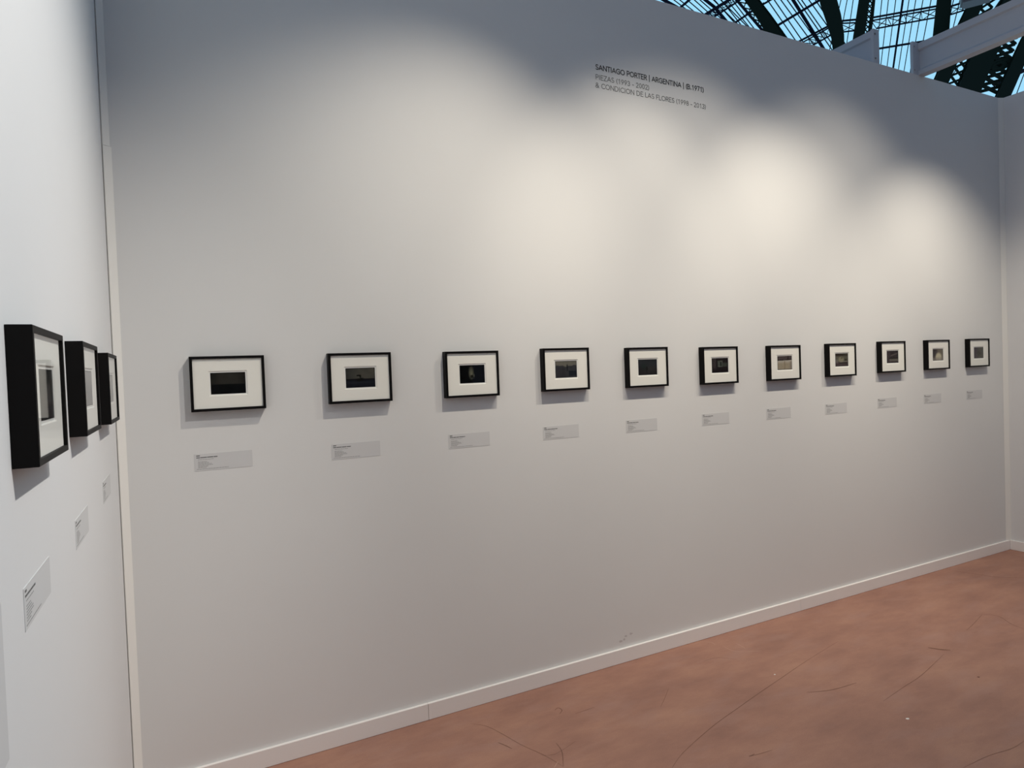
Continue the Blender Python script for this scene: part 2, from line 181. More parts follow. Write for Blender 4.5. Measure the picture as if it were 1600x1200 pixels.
def floor_paint():
    m = mat('brown_painted_floor', (0.4, 0.2, 0.15), 0.6, spec=0.3); b = m.node_tree.nodes['Principled BSDF']
    tc = nd(m, 'ShaderNodeTexCoord')
    mp = nd(m, 'ShaderNodeMapping'); mp.inputs['Rotation'].default_value = (0, 0, R(-12)); mp.inputs['Scale'].default_value = (0.8, 1.9, 1)
    lk(m, tc.outputs['Object'], mp.inputs['Vector'])
    n1 = nd(m, 'ShaderNodeTexNoise', Scale=2.6, Detail=10.0, Roughness=0.68); lk(m, mp.outputs[0], n1.inputs['Vector'])
    n2 = nd(m, 'ShaderNodeTexNoise', Scale=260.0, Detail=2.0); lk(m, tc.outputs['Object'], n2.inputs['Vector'])
    n3 = nd(m, 'ShaderNodeTexNoise', Scale=4.0, Detail=5.0, Roughness=0.6); lk(m, mp.outputs[0], n3.inputs['Vector'])
    cr = nd(m, 'ShaderNodeValToRGB'); e = cr.color_ramp.elements
    e[0].position = 0.30; e[0].color = (0.285, 0.148, 0.112, 1); e[1].position = 0.72; e[1].color = (0.43, 0.235, 0.165, 1)
    k = e.new(0.5); k.color = (0.355, 0.185, 0.135, 1)
    lk(m, n1.outputs['Fac'], cr.inputs['Fac'])
    c2 = nd(m, 'ShaderNodeMix', data_type='RGBA', blend_type='MIX'); c2.inputs[7].default_value = (0.38, 0.225, 0.185, 1)
    r3 = nd(m, 'ShaderNodeMapRange'); r3.inputs['From Min'].default_value = 0.5; r3.inputs['From Max'].default_value = 0.75; r3.inputs['To Max'].default_value = 0.6
    lk(m, n3.outputs['Fac'], r3.inputs['Value']); lk(m, r3.outputs[0], c2.inputs['Factor']); lk(m, cr.outputs[0], c2.inputs[6])
    mr = nd(m, 'ShaderNodeMapRange'); mr.inputs['To Min'].default_value = 0.86; mr.inputs['To Max'].default_value = 1.14; lk(m, n2.outputs['Fac'], mr.inputs['Value'])
    mx = nd(m, 'ShaderNodeMix', data_type='RGBA', blend_type='MULTIPLY'); mx.inputs['Factor'].default_value = 1
    lk(m, c2.outputs[2], mx.inputs[6]); lk(m, mr.outputs[0], mx.inputs[7]); lk(m, mx.outputs[2], b.inputs['Base Color'])
    bp = nd(m, 'ShaderNodeBump', Strength=0.15, Distance=0.004); lk(m, n3.outputs['Fac'], bp.inputs['Height']); lk(m, bp.outputs[0], b.inputs['Normal'])
    return m
M_FLOOR = floor_paint()

def print_material():
    m = mat('monochrome_print', (0.1, 0.1, 0.1), 0.6, spec=0.04); b = m.node_tree.nodes['Principled BSDF']
    a = nd(m, 'ShaderNodeVertexColor', layer_name='tone'); lk(m, a.outputs['Color'], b.inputs['Base Color']); return m
M_PRINT = print_material()

# ------------------------------------------------------------------ the booth: walls, floor, trims
H, L, FRONT = 3.604, 6.117, -6.4
bm = NB(); box(bm, (-0.1, 0, 0), (L+0.1, 0.1, H)); struct(obj('wall_back', bm, M_WALL))
bm = NB(); box(bm, (-0.1, FRONT, 0), (0, 0, H)); struct(obj('wall_left', bm, M_SIDE))
bm = NB(); box(bm, (L, FRONT, 0), (L+0.1, 0, H)); struct(obj('wall_right', bm, M_SIDE))
bm = NB(); box(bm, (-0.1, FRONT-0.1, 0), (4.2, FRONT, H)); struct(obj('wall_front_added', bm, M_FRONT))  # unseen wall, added to keep the bright horizon out of the picture glass
bm = NB(); box(bm, (-3, -14, -0.1), (L+4, 4, 0)); floor = struct(obj('floor', bm, M_FLOOR))

# corner battens: the left one is two lengths that meet at about 2.5 m
bm = NB()
prism(bm, [(0.0005, -0.011), (0.0045, -0.018), (0.0305, -0.0005), (0.0005, -0.0005)], 0.0, 2.48)
prism(bm, [(0.0005, -0.011), (0.0045, -0.016), (0.0260, -0.0005), (0.0005, -0.0005)], 2.482, H)
struct(obj('trim_1', bm, M_TRIM))
bm = NB(); prism(bm, [(L-0.0005, -0.017), (L-0.0005, -0.0005), (L-0.047, -0.0005)], 0.0755, H); struct(obj('trim_2', bm, M_TRIM))
# skirting boards
HB, TB = 0.0754, 0.0145
bm = NB()
for x0, x1 in ((0.0355, 1.1685), (1.1702, 3.6515), (3.653, L-0.0005)):
    box(bm, (x0, -TB, 0.0015), (x1, 0, HB))
struct(obj('baseboard_back', bm, M_BASE, bevel=0.0012))
bm = NB(); box(bm, (L-TB, FRONT, 0.0015), (L, -TB-0.001, HB)); struct(obj('baseboard_right', bm, M_BASE, bevel=0.0012))
bm = NB(); box(bm, (0, FRONT, 0.0015), (TB, -0.026, HB)); struct(obj('baseboard_left', bm, M_BASE, bevel=0.0012))

# scuffs in the floor paint and one dent in the wall
def ribbon(bm, pts, w, z):
    P = [Vector((*q, 0)) for q in pts]; Q = []
    for i in range(len(P)-1):   # smooth the line a little
        p0, p1, p2, p3 = P[max(i-1,0)], P[i], P[i+1], P[min(i+2,len(P)-1)]
        for k in range(6):
            t = k/6; Q.append(0.5*((2*p1)+(p2-p0)*t+(2*p0-5*p1+4*p2-p3)*t*t+(3*p1-p0-3*p2+p3)*t**3))
    Q.append(P[-1]); last = None; n = len(Q)
    for i, q in enumerate(Q):
        t = (Q[min(i+1,n-1)]-Q[max(i-1,0)]).normalized(); s = Vector((-t.y, t.x, 0))
        ww = w*0.5*(0.35+0.65*math.sin(math.pi*(i+0.6)/(n+0.2)))*(0.85+0.3*((i*7) % 5)/5)
        pair = [bm.verts.new(q+s*ww+Vector((0,0,z))), bm.verts.new(q-s*ww+Vector((0,0,z)))]
        if last: bm.faces.new((last[0], last[1], pair[1], pair[0]))
        last = pair
for pts, w in SCUFFS:
    bm = NB(); ribbon(bm, pts, w*0.5, 0.0004); obj('scuff_mark', bm, M_SCUFF, floor)
for pts, w in PALE:
    bm = NB(); ribbon(bm, pts, w, 0.0005); obj('scrape_mark', bm, M_PALE, floor)
def chip(bm, c, r_, h, seed):
    rr = random.Random(seed); n = 7
    a = [bm.verts.new((c[0]+r_*rr.uniform(.6,1.2)*math.cos(6.283*i/n), c[1]+r_*rr.uniform(.5,.9)*math.sin(6.283*i/n), 0.0003)) for i in range(n)]
    t = bm.verts.new((c[0], c[1], h))
    for i in range(n): bm.faces.new((a[i], a[(i+1) % n], t))
    bm.faces.new(a[::-1])
CHIPS = ['white paint chip lying alone on the bare brown floor at right foreground', 'small white chip on the brown floor beside the long curved crack',
         'black crumb on the brown floor towards the right edge', 'pale speck just above the long curved crack on the floor',
         'pale speck below the middle of the long curved floor crack', 'pale crumb on the floor closest to the right corner, lower of two',
         'pale crumb on the floor closest to the right corner, upper of two', 'tiny pale speck on floor near the skirting, centre of the wall']
for i, (s, lab) in enumerate(zip(SPECKS, CHIPS)):
    bm = NB(); chip(bm, s, (0.009, 0.006, 0.008, 0.004, 0.004, 0.008, 0.007, 0.005)[i], 0.003, i)
    tag(obj('paint_chip' if i != 2 else 'crumb', bm, M_SCUFF if i == 2 else M_CHIP if i < 2 else M_PALE), lab, 'chip' if i != 2 else 'crumb', 'specks on the floor')

# ------------------------------------------------------------------ framed photographs
FW, FH, FD, FACE = 0.2733, 0.2158, 0.0346, 0.0105
def ring(bm, x, z, x2, z2, y, y2):
    """frustum-shaped opening: rectangle x,z at depth y to rectangle x2,z2 at depth y2 (side faces only)"""
    a = [bm.verts.new((sx*x, y, sz*z)) for sx, sz in ((-1,-1),(1,-1),(1,1),(-1,1))]
    b = [bm.verts.new((sx*x2, y2, sz*z2)) for sx, sz in ((-1,-1),(1,-1),(1,1),(-1,1))]
    for i in range(4): bm.faces.new((a[i], a[(i+1) % 4], b[(i+1) % 4], b[i]))
def loops(bm, rects, close=False):
    rs = [[bm.verts.new((sx*x, y, sz*z)) for sx, sz in ((-1,-1),(1,-1),(1,1),(-1,1))] for x, z, y in rects]
    pairs = list(zip(rs, rs[1:])) + ([(rs[-1], rs[0])] if close else [])
    for a, b in pairs:
        for i in range(4): bm.faces.new((a[i], a[(i+1) % 4], b[(i+1) % 4], b[i]))
    return rs
hx, hz = FW/2, FH/2
bm = NB()   # mitred moulding with a softened front arris
loops(bm, [(hx, hz, -0.0005), (hx, hz, -FD+0.0008), (hx-0.0008, hz-0.0008, -FD), (hx-FACE+0.0006, hz-FACE+0.0006, -FD),
           (hx-FACE, hz-FACE, -FD+0.0006), (hx-FACE, hz-FACE, -FD+0.010), (hx-FACE+0.002, hz-FACE+0.002, -FD+0.010), (hx-FACE+0.002, hz-FACE+0.002, -0.0005)], True)
ME_MOULD = mesh_of('moulding', bm, M_BLACK)
ix, iz = hx-FACE, hz-FACE
PW, PH = 0.064, 0.0425            # half size of the printed image
bm = NB()   # mat board with a bevelled window
loops(bm, [(ix, iz, -FD+0.0062), (PW+0.0065, PH+0.0065, -FD+0.0062), (PW+0.0045, PH+0.0045, -FD+0.0080), (PW+0.0045, PH+0.0045, -FD+0.0086), (ix, iz, -FD+0.0086)], True)
ME_MAT = mesh_of('mat_board', bm, M_MAT)
bm = NB(); box(bm, (-PW-0.02, -FD+0.0087, -PH-0.02), (PW+0.02, -FD+0.0093, PH+0.02)); ME_PAPER = mesh_of('photo_print', bm, M_BEVEL)
bm = NB(); box(bm, (-ix, -FD+0.0094, -iz), (ix, -0.001, iz)); ME_BACK = mesh_of('backing_board', bm, M_BLACK)
bm = NB(); bm.faces.new([bm.verts.new((sx*ix, -FD+0.003, sz*iz)) for sx, sz in ((-1,-1),(1,-1),(1,1),(-1,1))]); ME_GLASS = mesh_of('glass_pane', bm, M_GLASS)

def sm(a, b, x): t = min(1, max(0, (x-a)/(b-a))); return t*t*(3-2*t)
def band(a, b, x, e=0.02): return sm(a-e, a+e, x)*(1-sm(b-e, b+e, x))
def mixc(c, d, t): return tuple(p+(q-p)*t for p, q in zip(c, d))
def blob(x, z, cx, cz, rx, rz): return max(0, 1-((x-cx)/rx)**2-((z-cz)/rz)**2)
def tone(k, x, z, g):
    """sRGB tone of print k at x right, z up (0..1); g is grain"""
    if k == 0: c = mixc((7,7,8), mixc((30,28,25), (42,40,36), sm(0,.7,1-abs(x-.5)*2)), sm(.45,.47,z)); c = mixc(c, (44,46,43), .7*band(.455,.475,z,.008))
    elif k == 1:
        c = mixc((22,23,29), (66,64,58), sm(.43,.46,z)); c = mixc(c, (40,42,42), .6*sm(.5,0,x)*sm(.4,.5,z))
        c = mixc(c, (14,13,16), band(.38,.445,z)*(1-.4*sm(.55,.7,x))); c = mixc(c, (36,38,44), .5*band(.2,.3,z,.04))
        c = mixc(c, (14,14,12), min(1, 3*max(blob(x,z,.44,.615,.085,.045), blob(x,z,.49,.55,.03,.07), blob(x,z,.46,.39,.11,.09), blob(x,z,.54,.465,.06,.03))))
    elif k == 2:
        c = mixc((5,5,5), (92,92,76), blob(x,z,.46,.56,.12,.42)**.8); c = mixc(c, (48,48,48), .6*band(.35,.58,x,.04)*band(.28,.86,z,.08)*(1-blob(x,z,.48,.52,.2,.4)))
        c = mixc(c, (18,18,10), band(.43,.53,x)*band(.3,.44,z)); c = mixc(c, (96,96,84), .8*band(.555,.585,x,.012)*band(.32,.5,z,.04)); c = mixc(c, (60,62,62), .6*band(.45,.6,x)*band(.24,.275,z))
    elif k == 3:
        r_ = .70+.03*math.sin(9*x)+.02*math.sin(23*x); c = mixc((46,46,48), (92,89,81), sm(r_-.03,r_+.03,z))
        c = mixc(c, (24,26,30), band(.62,.96,x)*band(.1,.40,z)); c = mixc(c, (26,25,25), band(.53,.575,x,.01)*band(.4,.78,z)); c = mixc(c, (40,38,40), .5*band(.1,.45,x)*sm(.7,.5,z))
    elif k == 4:
        c = mixc((34,32,33), (37,39,42), sm(.4,.7,z)); c = mixc(c, (30,42,36), .7*blob(x,z,.3,.55,.14,.25)); c = mixc(c, (52,52,50), .5*blob(x,z,.7,.42,.3,.2))
        c = mixc(c, (20,20,17), min(1, 2*blob(x,z,.45,.38,.05,.16))); c = mixc(c, (22,22,21), .8*band(.65,.92,x)*band(.13,.19,z))
    elif k == 5:
        c = mixc((24,19,20), (52,46,47), band(.06,.26,x)*sm(.1,.5,z)); c = mixc(c, (70,74,68), band(.36,.66,x)*band(.38,.82,z,.05)); c = mixc(c, (28,34,28), band(.5,.6,x)*band(.45,.72,z))
        c = mixc(c, (50,54,50), band(.68,.94,x)*band(.4,.67,z)); c = mixc(c, (100,98,92), .6*min(1,2*blob(x,z,.46,.43,.05,.05)))
    elif k == 6:
        e = .665+.03*x; c = mixc(mixc((158,152,142), (140,131,114), sm(.65,.4,z)), (70,62,62), sm(e-.015,e+.015,z)); c = mixc(c, (22,17,14), .9*band(e,e+.06,z,.012)*(1-.5*band(.4,.6,x)))
        c = mixc(c, (118,108,92), .7*band(.46,.53,x)*sm(.66,.6,z)); c = mixc(c, (112,104,98), .7*sm(.75,.95,x)*sm(.66,.5,z)); c = mixc(c, (20,14,16), .8*band(.7,.78,x)*sm(.66,.72,z)); c = mixc(c, (104,96,82), .7*sm(.1,0,z))
    elif k == 7:
        c = mixc((62,52,54), (76,74,64), sm(.25,.4,z)); c = mixc(c, (38,30,24), sm(.75,.82,z)*(1-.5*x)); c = mixc(c, (114,110,92), min(1,1.6*blob(x,z,.45,.52,.26,.26)))
        c = mixc(c, (110,104,104), .6*blob(x,z,.12,.38,.14,.2)); c = mixc(c, (122,114,108), .6*band(.35,.95,x)*band(.34,.4,z)); c = mixc(c, (50,50,40), blob(x,z,.5,.65,.09,.06)); c = mixc(c, (40,38,28), blob(x,z,.8,.5,.14,.1)); c = mixc(c, (40,34,30), .8*band(.3,.95,x)*band(.2,.3,z))
    elif k == 8:
        c = (40,32,34); d = z-(.60+.32*(x-.4)); c = mixc(c, (86,78,76), .8*band(-.05,.06,d,.03)*sm(.25,.4,x)); c = mixc(c, (64,54,60), .6*sm(.36,.2,x))
        c = mixc(c, (18,14,10), .9*band(.34,.44,z)*sm(.15,.25,x)); c = mixc(c, (84,80,74), band(.14,.33,z)*sm(.15,.3,x)); c = mixc(c, (22,14,14), .8*blob(x,z,.45,.8,.2,.12)); c = mixc(c, (28,24,20), .7*sm(.85,.95,x)*sm(.3,.4,z))
    elif k == 9:
        c = mixc((60,52,52), (96,90,80), sm(.3,.6,x)); c = mixc(c, (172,165,142), min(1,1.5*blob(x,z,.55,.3,.36,.45))); c = mixc(c, (130,124,116), .7*sm(.4,.1,z)); c = mixc(c, (48,42,44), .8*sm(.38,.2,x)*sm(.35,.5,z))
    elif k == 10: c = mixc((66,60,66), (74,73,68), sm(.2,.6,x)); c = mixc(c, (60,58,52), blob(x,z,.55,.45,.3,.3))
    elif k == 11: c = mixc((40,36,38), (30,29,28), sm(.3,.6,z)); c = mixc(c, (70,66,66), .7*band(.5,.8,x)*band(.3,.7,z))
    elif k == 12: c = mixc((92,90,90), (120,118,116), sm(.4,.8,z))
    else: c = mixc((110,108,104), (140,138,132), sm(.3,.7,z))
    e = min(x, 1-x)*1.5, min(z, 1-z)
    c = mixc(c, (12,11,10), 1-sm(.012,.035,min(e)))
    return tuple(max(3, v*1.12+g) for v in c)
def picture(k):
    rr = random.Random(100+k); nx, nz = 66, 44; me = bpy.data.meshes.new('printed_image')
    V = []; F = []; col = []
    low = [[rr.uniform(-1,1) for _ in range(12)] for _ in range(9)]
    for j in range(nz+1):
        for i in range(nx+1):
            x, z = i/nx, j/nz; V.append((-PW+2*PW*x, -FD+0.0086, -PH+2*PH*z))
            a, b = x*10.99, z*7.99; ia, ib = int(a), int(b); fa, fb = a-ia, b-ib
            g = (low[ib][ia]*(1-fa)+low[ib][ia+1]*fa)*(1-fb)+(low[ib+1][ia]*(1-fa)+low[ib+1][ia+1]*fa)*fb
            col.append((*lin(tone(k, x, z, 4*g+rr.uniform(-1.5,1.5))), 1))
    for j in range(nz):
        for i in range(nx):
            q = j*(nx+1)+i; F.append((q, q+1, q+nx+2, q+nx+1))
    me.from_pydata(V, [], F); at = me.color_attributes.new('tone', 'FLOAT_COLOR', 'POINT')
    for i, c in enumerate(col): at.data[i].color = c
    me.materials.append(M_PRINT); return me

def framed_photo(k, loc, rotz, label, group):
    t = thing('framed_photograph', label, 'picture', loc, rotz, group)
    link('moulding', ME_MOULD, t); link('backing_board', ME_BACK, t); link('mat_board', ME_MAT, t)
    p = link('photo_print', ME_PAPER, t); link('printed_image', picture(k), p)
    g = link('glass_pane', ME_GLASS, t)
    return t
FX = (0.2539,0.7817,1.3103,1.8296,2.3502,2.8785,3.4161,3.9515,4.4862,5.018,5.5466)
FZ = (-.0002,.0011,-.0023,.0031,-.0024,-.0082,-.0088,-.0046,.0023,.0051,.0083)
SUBJ = ['of a grey band above solid black, first from the left corner',
 'of a dark bird-like shape on a horizon, second from the left corner',
 'of a pale glow in darkness, third from the left corner',
 'of a dim skyline with a post, fourth from the left corner',
 'of a murky dark thicket, fifth from the left corner',
 'of a greenish lit doorway in darkness, middle one of the eleven',
 'with pale lower half under dark band, fifth from right corner',
 'of a mottled grey-green round shape, fourth from the right corner',
 'of dark diagonal bars above a grey band, third from the right corner',
 'of a pale mound against dark, second from the right corner',
 'of plain charcoal grey, nearest the right corner']
for k in range(11):
    framed_photo(k, (FX[k]+FW/2, 0, 1.4767+FZ[k]+FH/2), 0, 'black box-framed photograph '+SUBJ[k], 'framed photographs along the long wall')
FY = (-1.3597, -0.8163, -0.2785)
LSUBJ = ['black box-framed photograph on the left wall, nearest to the viewer', 'black box-framed photograph on the left wall, middle of its three',
         'black box-framed photograph on the left wall, farthest one beside the corner batten']
for k in range(3):
    framed_photo(11+k, (0, FY[k]-FW/2, 1.4767+(.0008,.0057,.0001)[k]+FH/2), R(90), LSUBJ[k], 'framed photographs on the left wall')

# ------------------------------------------------------------------ caption cards
CW, CH = 0.2125, 0.0666
bm = NB(); box(bm, (-CW/2, -0.0009, -CH/2), (CW/2, -0.0001, CH/2)); ME_CARD = mesh_of('card', bm, M_CARD)
def words(bm, x0, x1, y, h, seed, dense=False):
    rr = random.Random(seed); x = x0
    while x < x1-0.004:
        w = rr.uniform(.02,.055) if not dense else rr.uniform(.05,.12); e = min(x+w, x1)
        xa, xb, zc = -CW/2+x*CW, -CW/2+e*CW, CH/2-y*CH
        bm.faces.new([bm.verts.new(q) for q in ((xa,-0.00105,zc-h*CH/2),(xb,-0.00105,zc-h*CH/2),(xb,-0.00105,zc+h*CH/2),(xa,-0.00105,zc+h*CH/2))])
        x = e+.006
def caption_lines(t, seed):
    bm = NB(); words(bm, .035, .095, .10, .06, seed, True); obj('heading', bm, M_INK, t)
    bm = NB(); words(bm, .035, .40+.08*(seed % 2), .215, .055, seed+1, True); obj('title_line', bm, M_INK, t)
    bm = NB(); words(bm, .06, .33, .335, .03, seed+3); obj('subtitle_line', bm, M_GINK, t)
    bm = NB()
    for j, y in enumerate((.46,.53,.60,.67,.74,.81)): words(bm, .06, (.21,.24,.29,.31,.23,.20)[j], y, .032, seed+4+j)
    obj('small_print', bm, M_GINK, t)
    bm = NB(); words(bm, .035, .575, .90, .03, seed+12); obj('bottom_line', bm, M_GINK, t)
def caption(loc, rotz, label, group, seed):
    t = thing('caption_card', label, 'label', loc, rotz, group); link('card', ME_CARD, t); caption_lines(t, seed)
LX = (0.2564,.7862,1.3237,1.8329,2.3476,2.8882,3.4119,3.9493,4.485,5.0147,5.5558)
LDZ = (.0092,.0031,.0026,.0022,-.001,-.0021,-.0027,-.0056,.0027,.0034,.0049)
CAPS = ['grey caption card under the first framed photograph from the left corner', 'grey caption card under the photograph of the bird-like shape, second from left corner',
 'grey caption card under the photograph with the pale glow, third from left corner', 'grey caption card under the skyline photograph, fourth from the left corner',
 'grey caption card under the murky thicket photograph, fifth from the left corner', 'grey caption card under the lit doorway photograph, middle of the eleven',
 'grey caption card under the photograph with the pale lower half', 'grey caption card under the mottled round shape, fourth from the right corner',
 'grey caption card under the diagonal bars photograph, third from the right corner', 'grey caption card under the pale mound photograph, second from the right corner',
 'grey caption card under the charcoal photograph nearest the right corner']
for k in range(11): caption((LX[k]+CW/2, 0, 1.2663+LDZ[k]), 0, CAPS[k], 'caption cards along the long wall', 20*k)
LY = (-1.3916, -.864, -.3046)
LCAPS = ['grey caption card on the left wall under the frame nearest the viewer', 'grey caption card on the left wall under the middle frame',
         'small-looking grey caption card on the left wall beside the corner batten']
for k in range(3): caption((0, LY[k]-CW/2, 1.2663+(-.0107,-.0077,.0015)[k]), R(90), LCAPS[k], 'caption cards on the left wall', 300+20*k)
# a larger sheet cut by the left edge of the view
bm = NB(); box(bm, (0.0001, -2.04, 1.096), (0.0012, -1.738, 1.31))
tag(obj('information_sheet', bm, M_CARD), 'grey sheet on the left wall cut off by the lower left edge', 'label')

# ------------------------------------------------------------------ lettering on the long wall
# a plain geometric sans drawn as strokes on a unit cap height: (advance, [stroke, ...]); arc = ('a', cx, cy, rx, ry, from, to)
def A(cx, cy, rx, ry, d0, d1): return [(cx+rx*math.cos(R(d0+(d1-d0)*i/14)), cy+ry*math.sin(R(d0+(d1-d0)*i/14))) for i in range(15)]
GLYPH = {
 'A': (.78, [[(.03,0),(.39,1)], [(.39,1),(.75,0)], [(.15,.30),(.63,.30)]]),
 'B': (.66, [[(.09,0),(.09,1)], [(.09,1),(.34,1)]+A(.34,.765,.21,.235,90,-90)+[(.09,.53)], [(.34,.53)]+A(.34,.265,.25,.265,90,-90)+[(.09,0)]]),
 'C': (.80, [A(.47,.5,.40,.5,45,315)]),
 'D': (.82, [[(.09,0),(.09,1)], [(.09,1),(.30,1)]+A(.30,.5,.44,.5,90,-90)+[(.09,0)]]),
 'E': (.60, [[(.53,1),(.09,1),(.09,0),(.54,0)], [(.09,.52),(.48,.52)]]),
 'F': (.57, [[(.53,1),(.09,1),(.09,0)], [(.09,.50),(.47,.50)]]),
 'G': (.86, [A(.47,.5,.40,.5,48,318)+[(.78,.16),(.78,.48)], [(.78,.48),(.50,.48)]]),
 'I': (.26, [[(.13,0),(.13,1)]]),
 'L': (.52, [[(.09,1),(.09,0),(.49,0)]]),
 'N': (.84, [[(.09,0),(.09,1)], [(.09,1),(.74,0)], [(.74,0),(.74,1)]]),
 'O': (.92, [A(.46,.5,.40,.5,0,360)]),
 'P': (.62, [[(.09,0),(.09,1)], [(.09,1),(.33,1)]+A(.33,.73,.24,.27,90,-90)+[(.09,.46)]]),
 'R': (.66, [[(.09,0),(.09,1)], [(.09,1),(.33,1)]+A(.33,.74,.23,.26,90,-90)+[(.09,.48)], [(.33,.48),(.60,0)]]),
 'S': (.60, [A(.31,.745,.21,.255,35,270)+A(.31,.245,.23,.245,88,-148)]),
 'T': (.62, [[(.03,1),(.59,1)], [(.31,1),(.31,0)]]),
 'Z': (.64, [[(.06,1),(.58,1)], [(.58,1),(.06,0)], [(.06,0),(.60,0)]]),
 '0': (.60, [A(.30,.5,.23,.5,0,360)]),
 '1': (.60, [[(.14,.80),(.34,1)], [(.34,1),(.34,0)]]),
 '2': (.60, [A(.29,.74,.21,.26,165,-35)+[(.08,0)], [(.08,0),(.53,0)]]),
 '3': (.60, [A(.28,.76,.19,.24,150,-90)+A(.28,.26,.23,.26,88,-150)]),
 '7': (.60, [[(.06,1),(.53,1)], [(.53,1),(.20,0)]]),
 '8': (.60, [A(.30,.765,.19,.235,0,360), A(.30,.265,.23,.265,0,360)]),
 '9': (.60, [A(.30,.71,.22,.29,0,360), [(.50,.60),(.20,0)]]),
 '(': (.30, [A(.55,.42,.46,.70,128,232)]),
 ')': (.34, [A(-.28,.42,.46,.70,52,-52)]),
 '|': (.28, [[(.14,-.22),(.14,1.12)]]),
 '-': (.40, [[(.07,.36),(.33,.36)]]),
 '.': (.26, [[(.13,0),(.13,.10)]]),
 '&': (.78, [[(.72,0),(.22,.62)]+A(.34,.79,.17,.21,215,-40)+[(.20,.45)], A(.29,.24,.23,.24,118,330)+[(.66,.46)]]),
 ' ': (.28, [])}
def text_line(body, x0, x1, zbase, cap, material, parent, weight):
    adv = sum(GLYPH[c][0]+.07 for c in body)-.07; sx = (x1-x0)/adv; bm = NB(); x = 0; n = 0
    for c in body:
        w, strokes = GLYPH[c]
        for st in strokes:
            st = [q for i, q in enumerate(st) if i == 0 or math.dist(q, st[i-1]) > 1e-4]
            closed = math.dist(st[0], st[-1]) < 1e-3
            if closed: st = st[:-1]
            P = [Vector((x0+(x+a)*sx, zbase+b*cap)) for a, b in st]; N_ = len(P); last = first = None; h = weight*cap/2; n += 1
            for i, p in enumerate(P):
                a = P[i-1] if (i or closed) else None; b = P[(i+1) % N_] if (i < N_-1 or closed) else None
                d1 = (p-a).normalized() if a is not None else None; d2 = (b-p).normalized() if b is not None else None
                d1 = d1 if d1 is not None else d2; d2 = d2 if d2 is not None else d1
                n1, n2 = Vector((-d1.y, d1.x)), Vector((-d2.y, d2.x)); mt = (n1+n2); mt = mt.normalized() if mt.length > .2 else n1
                k = h/max(.45, mt.dot(n1)); e = Vector((0, 0))
                if not closed and i == 0: e = -d2*h*.98
                if not closed and i == N_-1: e = d1*h*.98
                if c in 'ANZ17' and len(st) == 2 and abs(d1.x) > .05 and abs(d1.y) > .05: e = e*.2
                y = -0.0006-0.00007*(n % 4)
                pr = [bm.verts.new((v.x, y, v.y)) for v in (p+e+mt*k, p+e-mt*k)]
                if last: bm.faces.new((last[0], last[1], pr[1], pr[0]))
                first = first or pr; last = pr
            if closed: bm.faces.new((last[0], last[1], first[1], first[0]))
        x += w+.07
    return obj('text_line', bm, material, parent)
t = thing('vinyl_lettering', 'three lines of black and grey capital lettering high on the long wall', 'lettering', (0, 0, 0))
text_line('SANTIAGO PORTER | ARGENTINA | (B.1971)', 2.226, 2.978, 3.1535, 0.0250, M_LET1, t, 0.195)
text_line('PIEZAS (1993 - 2002)', 2.224, 2.581, 3.102, 0.0240, M_LET2, t, 0.145)
text_line('& CONDICION DE LAS FLORES (1998 - 2013)', 2.222, 2.991, 3.059, 0.0240, M_LET2, t, 0.145)
# scraped patch in the wall paint just above the skirting
bm = NB()
for i, (x, z) in enumerate(WALLSCUFF):
    n = 6; rr = random.Random(i); v = [bm.verts.new((x+0.011*rr.uniform(.5,1.2)*math.cos(6.283*k/n), -0.0004, z+0.008*rr.uniform(.5,1.2)*math.sin(6.283*k/n))) for k in range(n)]
    bm.faces.new(v)
tag(obj('wall_scuff', bm, M_DENT), 'small scuffed patch on the long wall just above the skirting', 'mark')

# ------------------------------------------------------------------ white beams on top of the wall
def beam(name, label, x0, x1, y0, y1, plate, z0=H, h=0.226):
    t = thing(name, label, 'beam', ((x0+x1)/2, y0, z0), 0, 'white beams over the wall'); w = x1-x0; d = y1-y0
    bm = NB(); box(bm, (-w/2+0.018, 0, 0.045), (w/2-0.018, d, h-0.045)); obj('web', bm, M_BEAM, t)
    bm = NB(); prism_y(bm, [(-w/2,0),(w/2,0),(w/2,.030),(w/2-.018,.048),(-w/2+.018,.048),(-w/2,.030)], 0, d); obj('bottom_flange', bm, M_BEAM, t)
    bm = NB(); prism_y(bm, [(-w/2,h),(w/2,h),(w/2,h-.045),(w/2-.018,h-.052),(-w/2+.018,h-.052),(-w/2,h-.045)], 0, d); obj('top_flange', bm, M_BEAM, t)
    a, b = plate; bm = NB(); s = 1 if d > 0 else -1
    box(bm, (a-(x0+x1)/2, min(0, -s*0.020), 0.0), (b-(x0+x1)/2, max(0, -s*0.020), h+0.004)); pl = obj('end_plate', bm, M_BEAM, t)
    bm = NB()
    for zz in (0.03, h-0.03): box(bm, (a+0.012-(x0+x1)/2, -s*0.020 if s > 0 else 0.0, zz-0.005), (a+0.022-(x0+x1)/2, -s*0.024 if s > 0 else 0.003, zz+0.005))
    obj('bolt', bm, M_GREY, pl)
def prism_y(bm, prof, y0, y1):
    a = [bm.verts.new((x, y0, z)) for x, z in prof]; b = [bm.verts.new((x, y1, z)) for x, z in prof]; n = len(prof)
    bm.faces.new(a); bm.faces.new(b[::-1])
    for i in range(n): bm.faces.new((a[i], b[i], b[(i+1) % n], a[(i+1) % n]))
beam('roof_beam', 'long white beam running from the wall top out over the room', 5.035, 5.105, 0.0, -5.2, (4.975, 5.105))
beam('roof_beam', 'short white beam end with end plate behind the wall top', 4.537, 4.592, 0.02, 2.4, (4.532, 4.594))

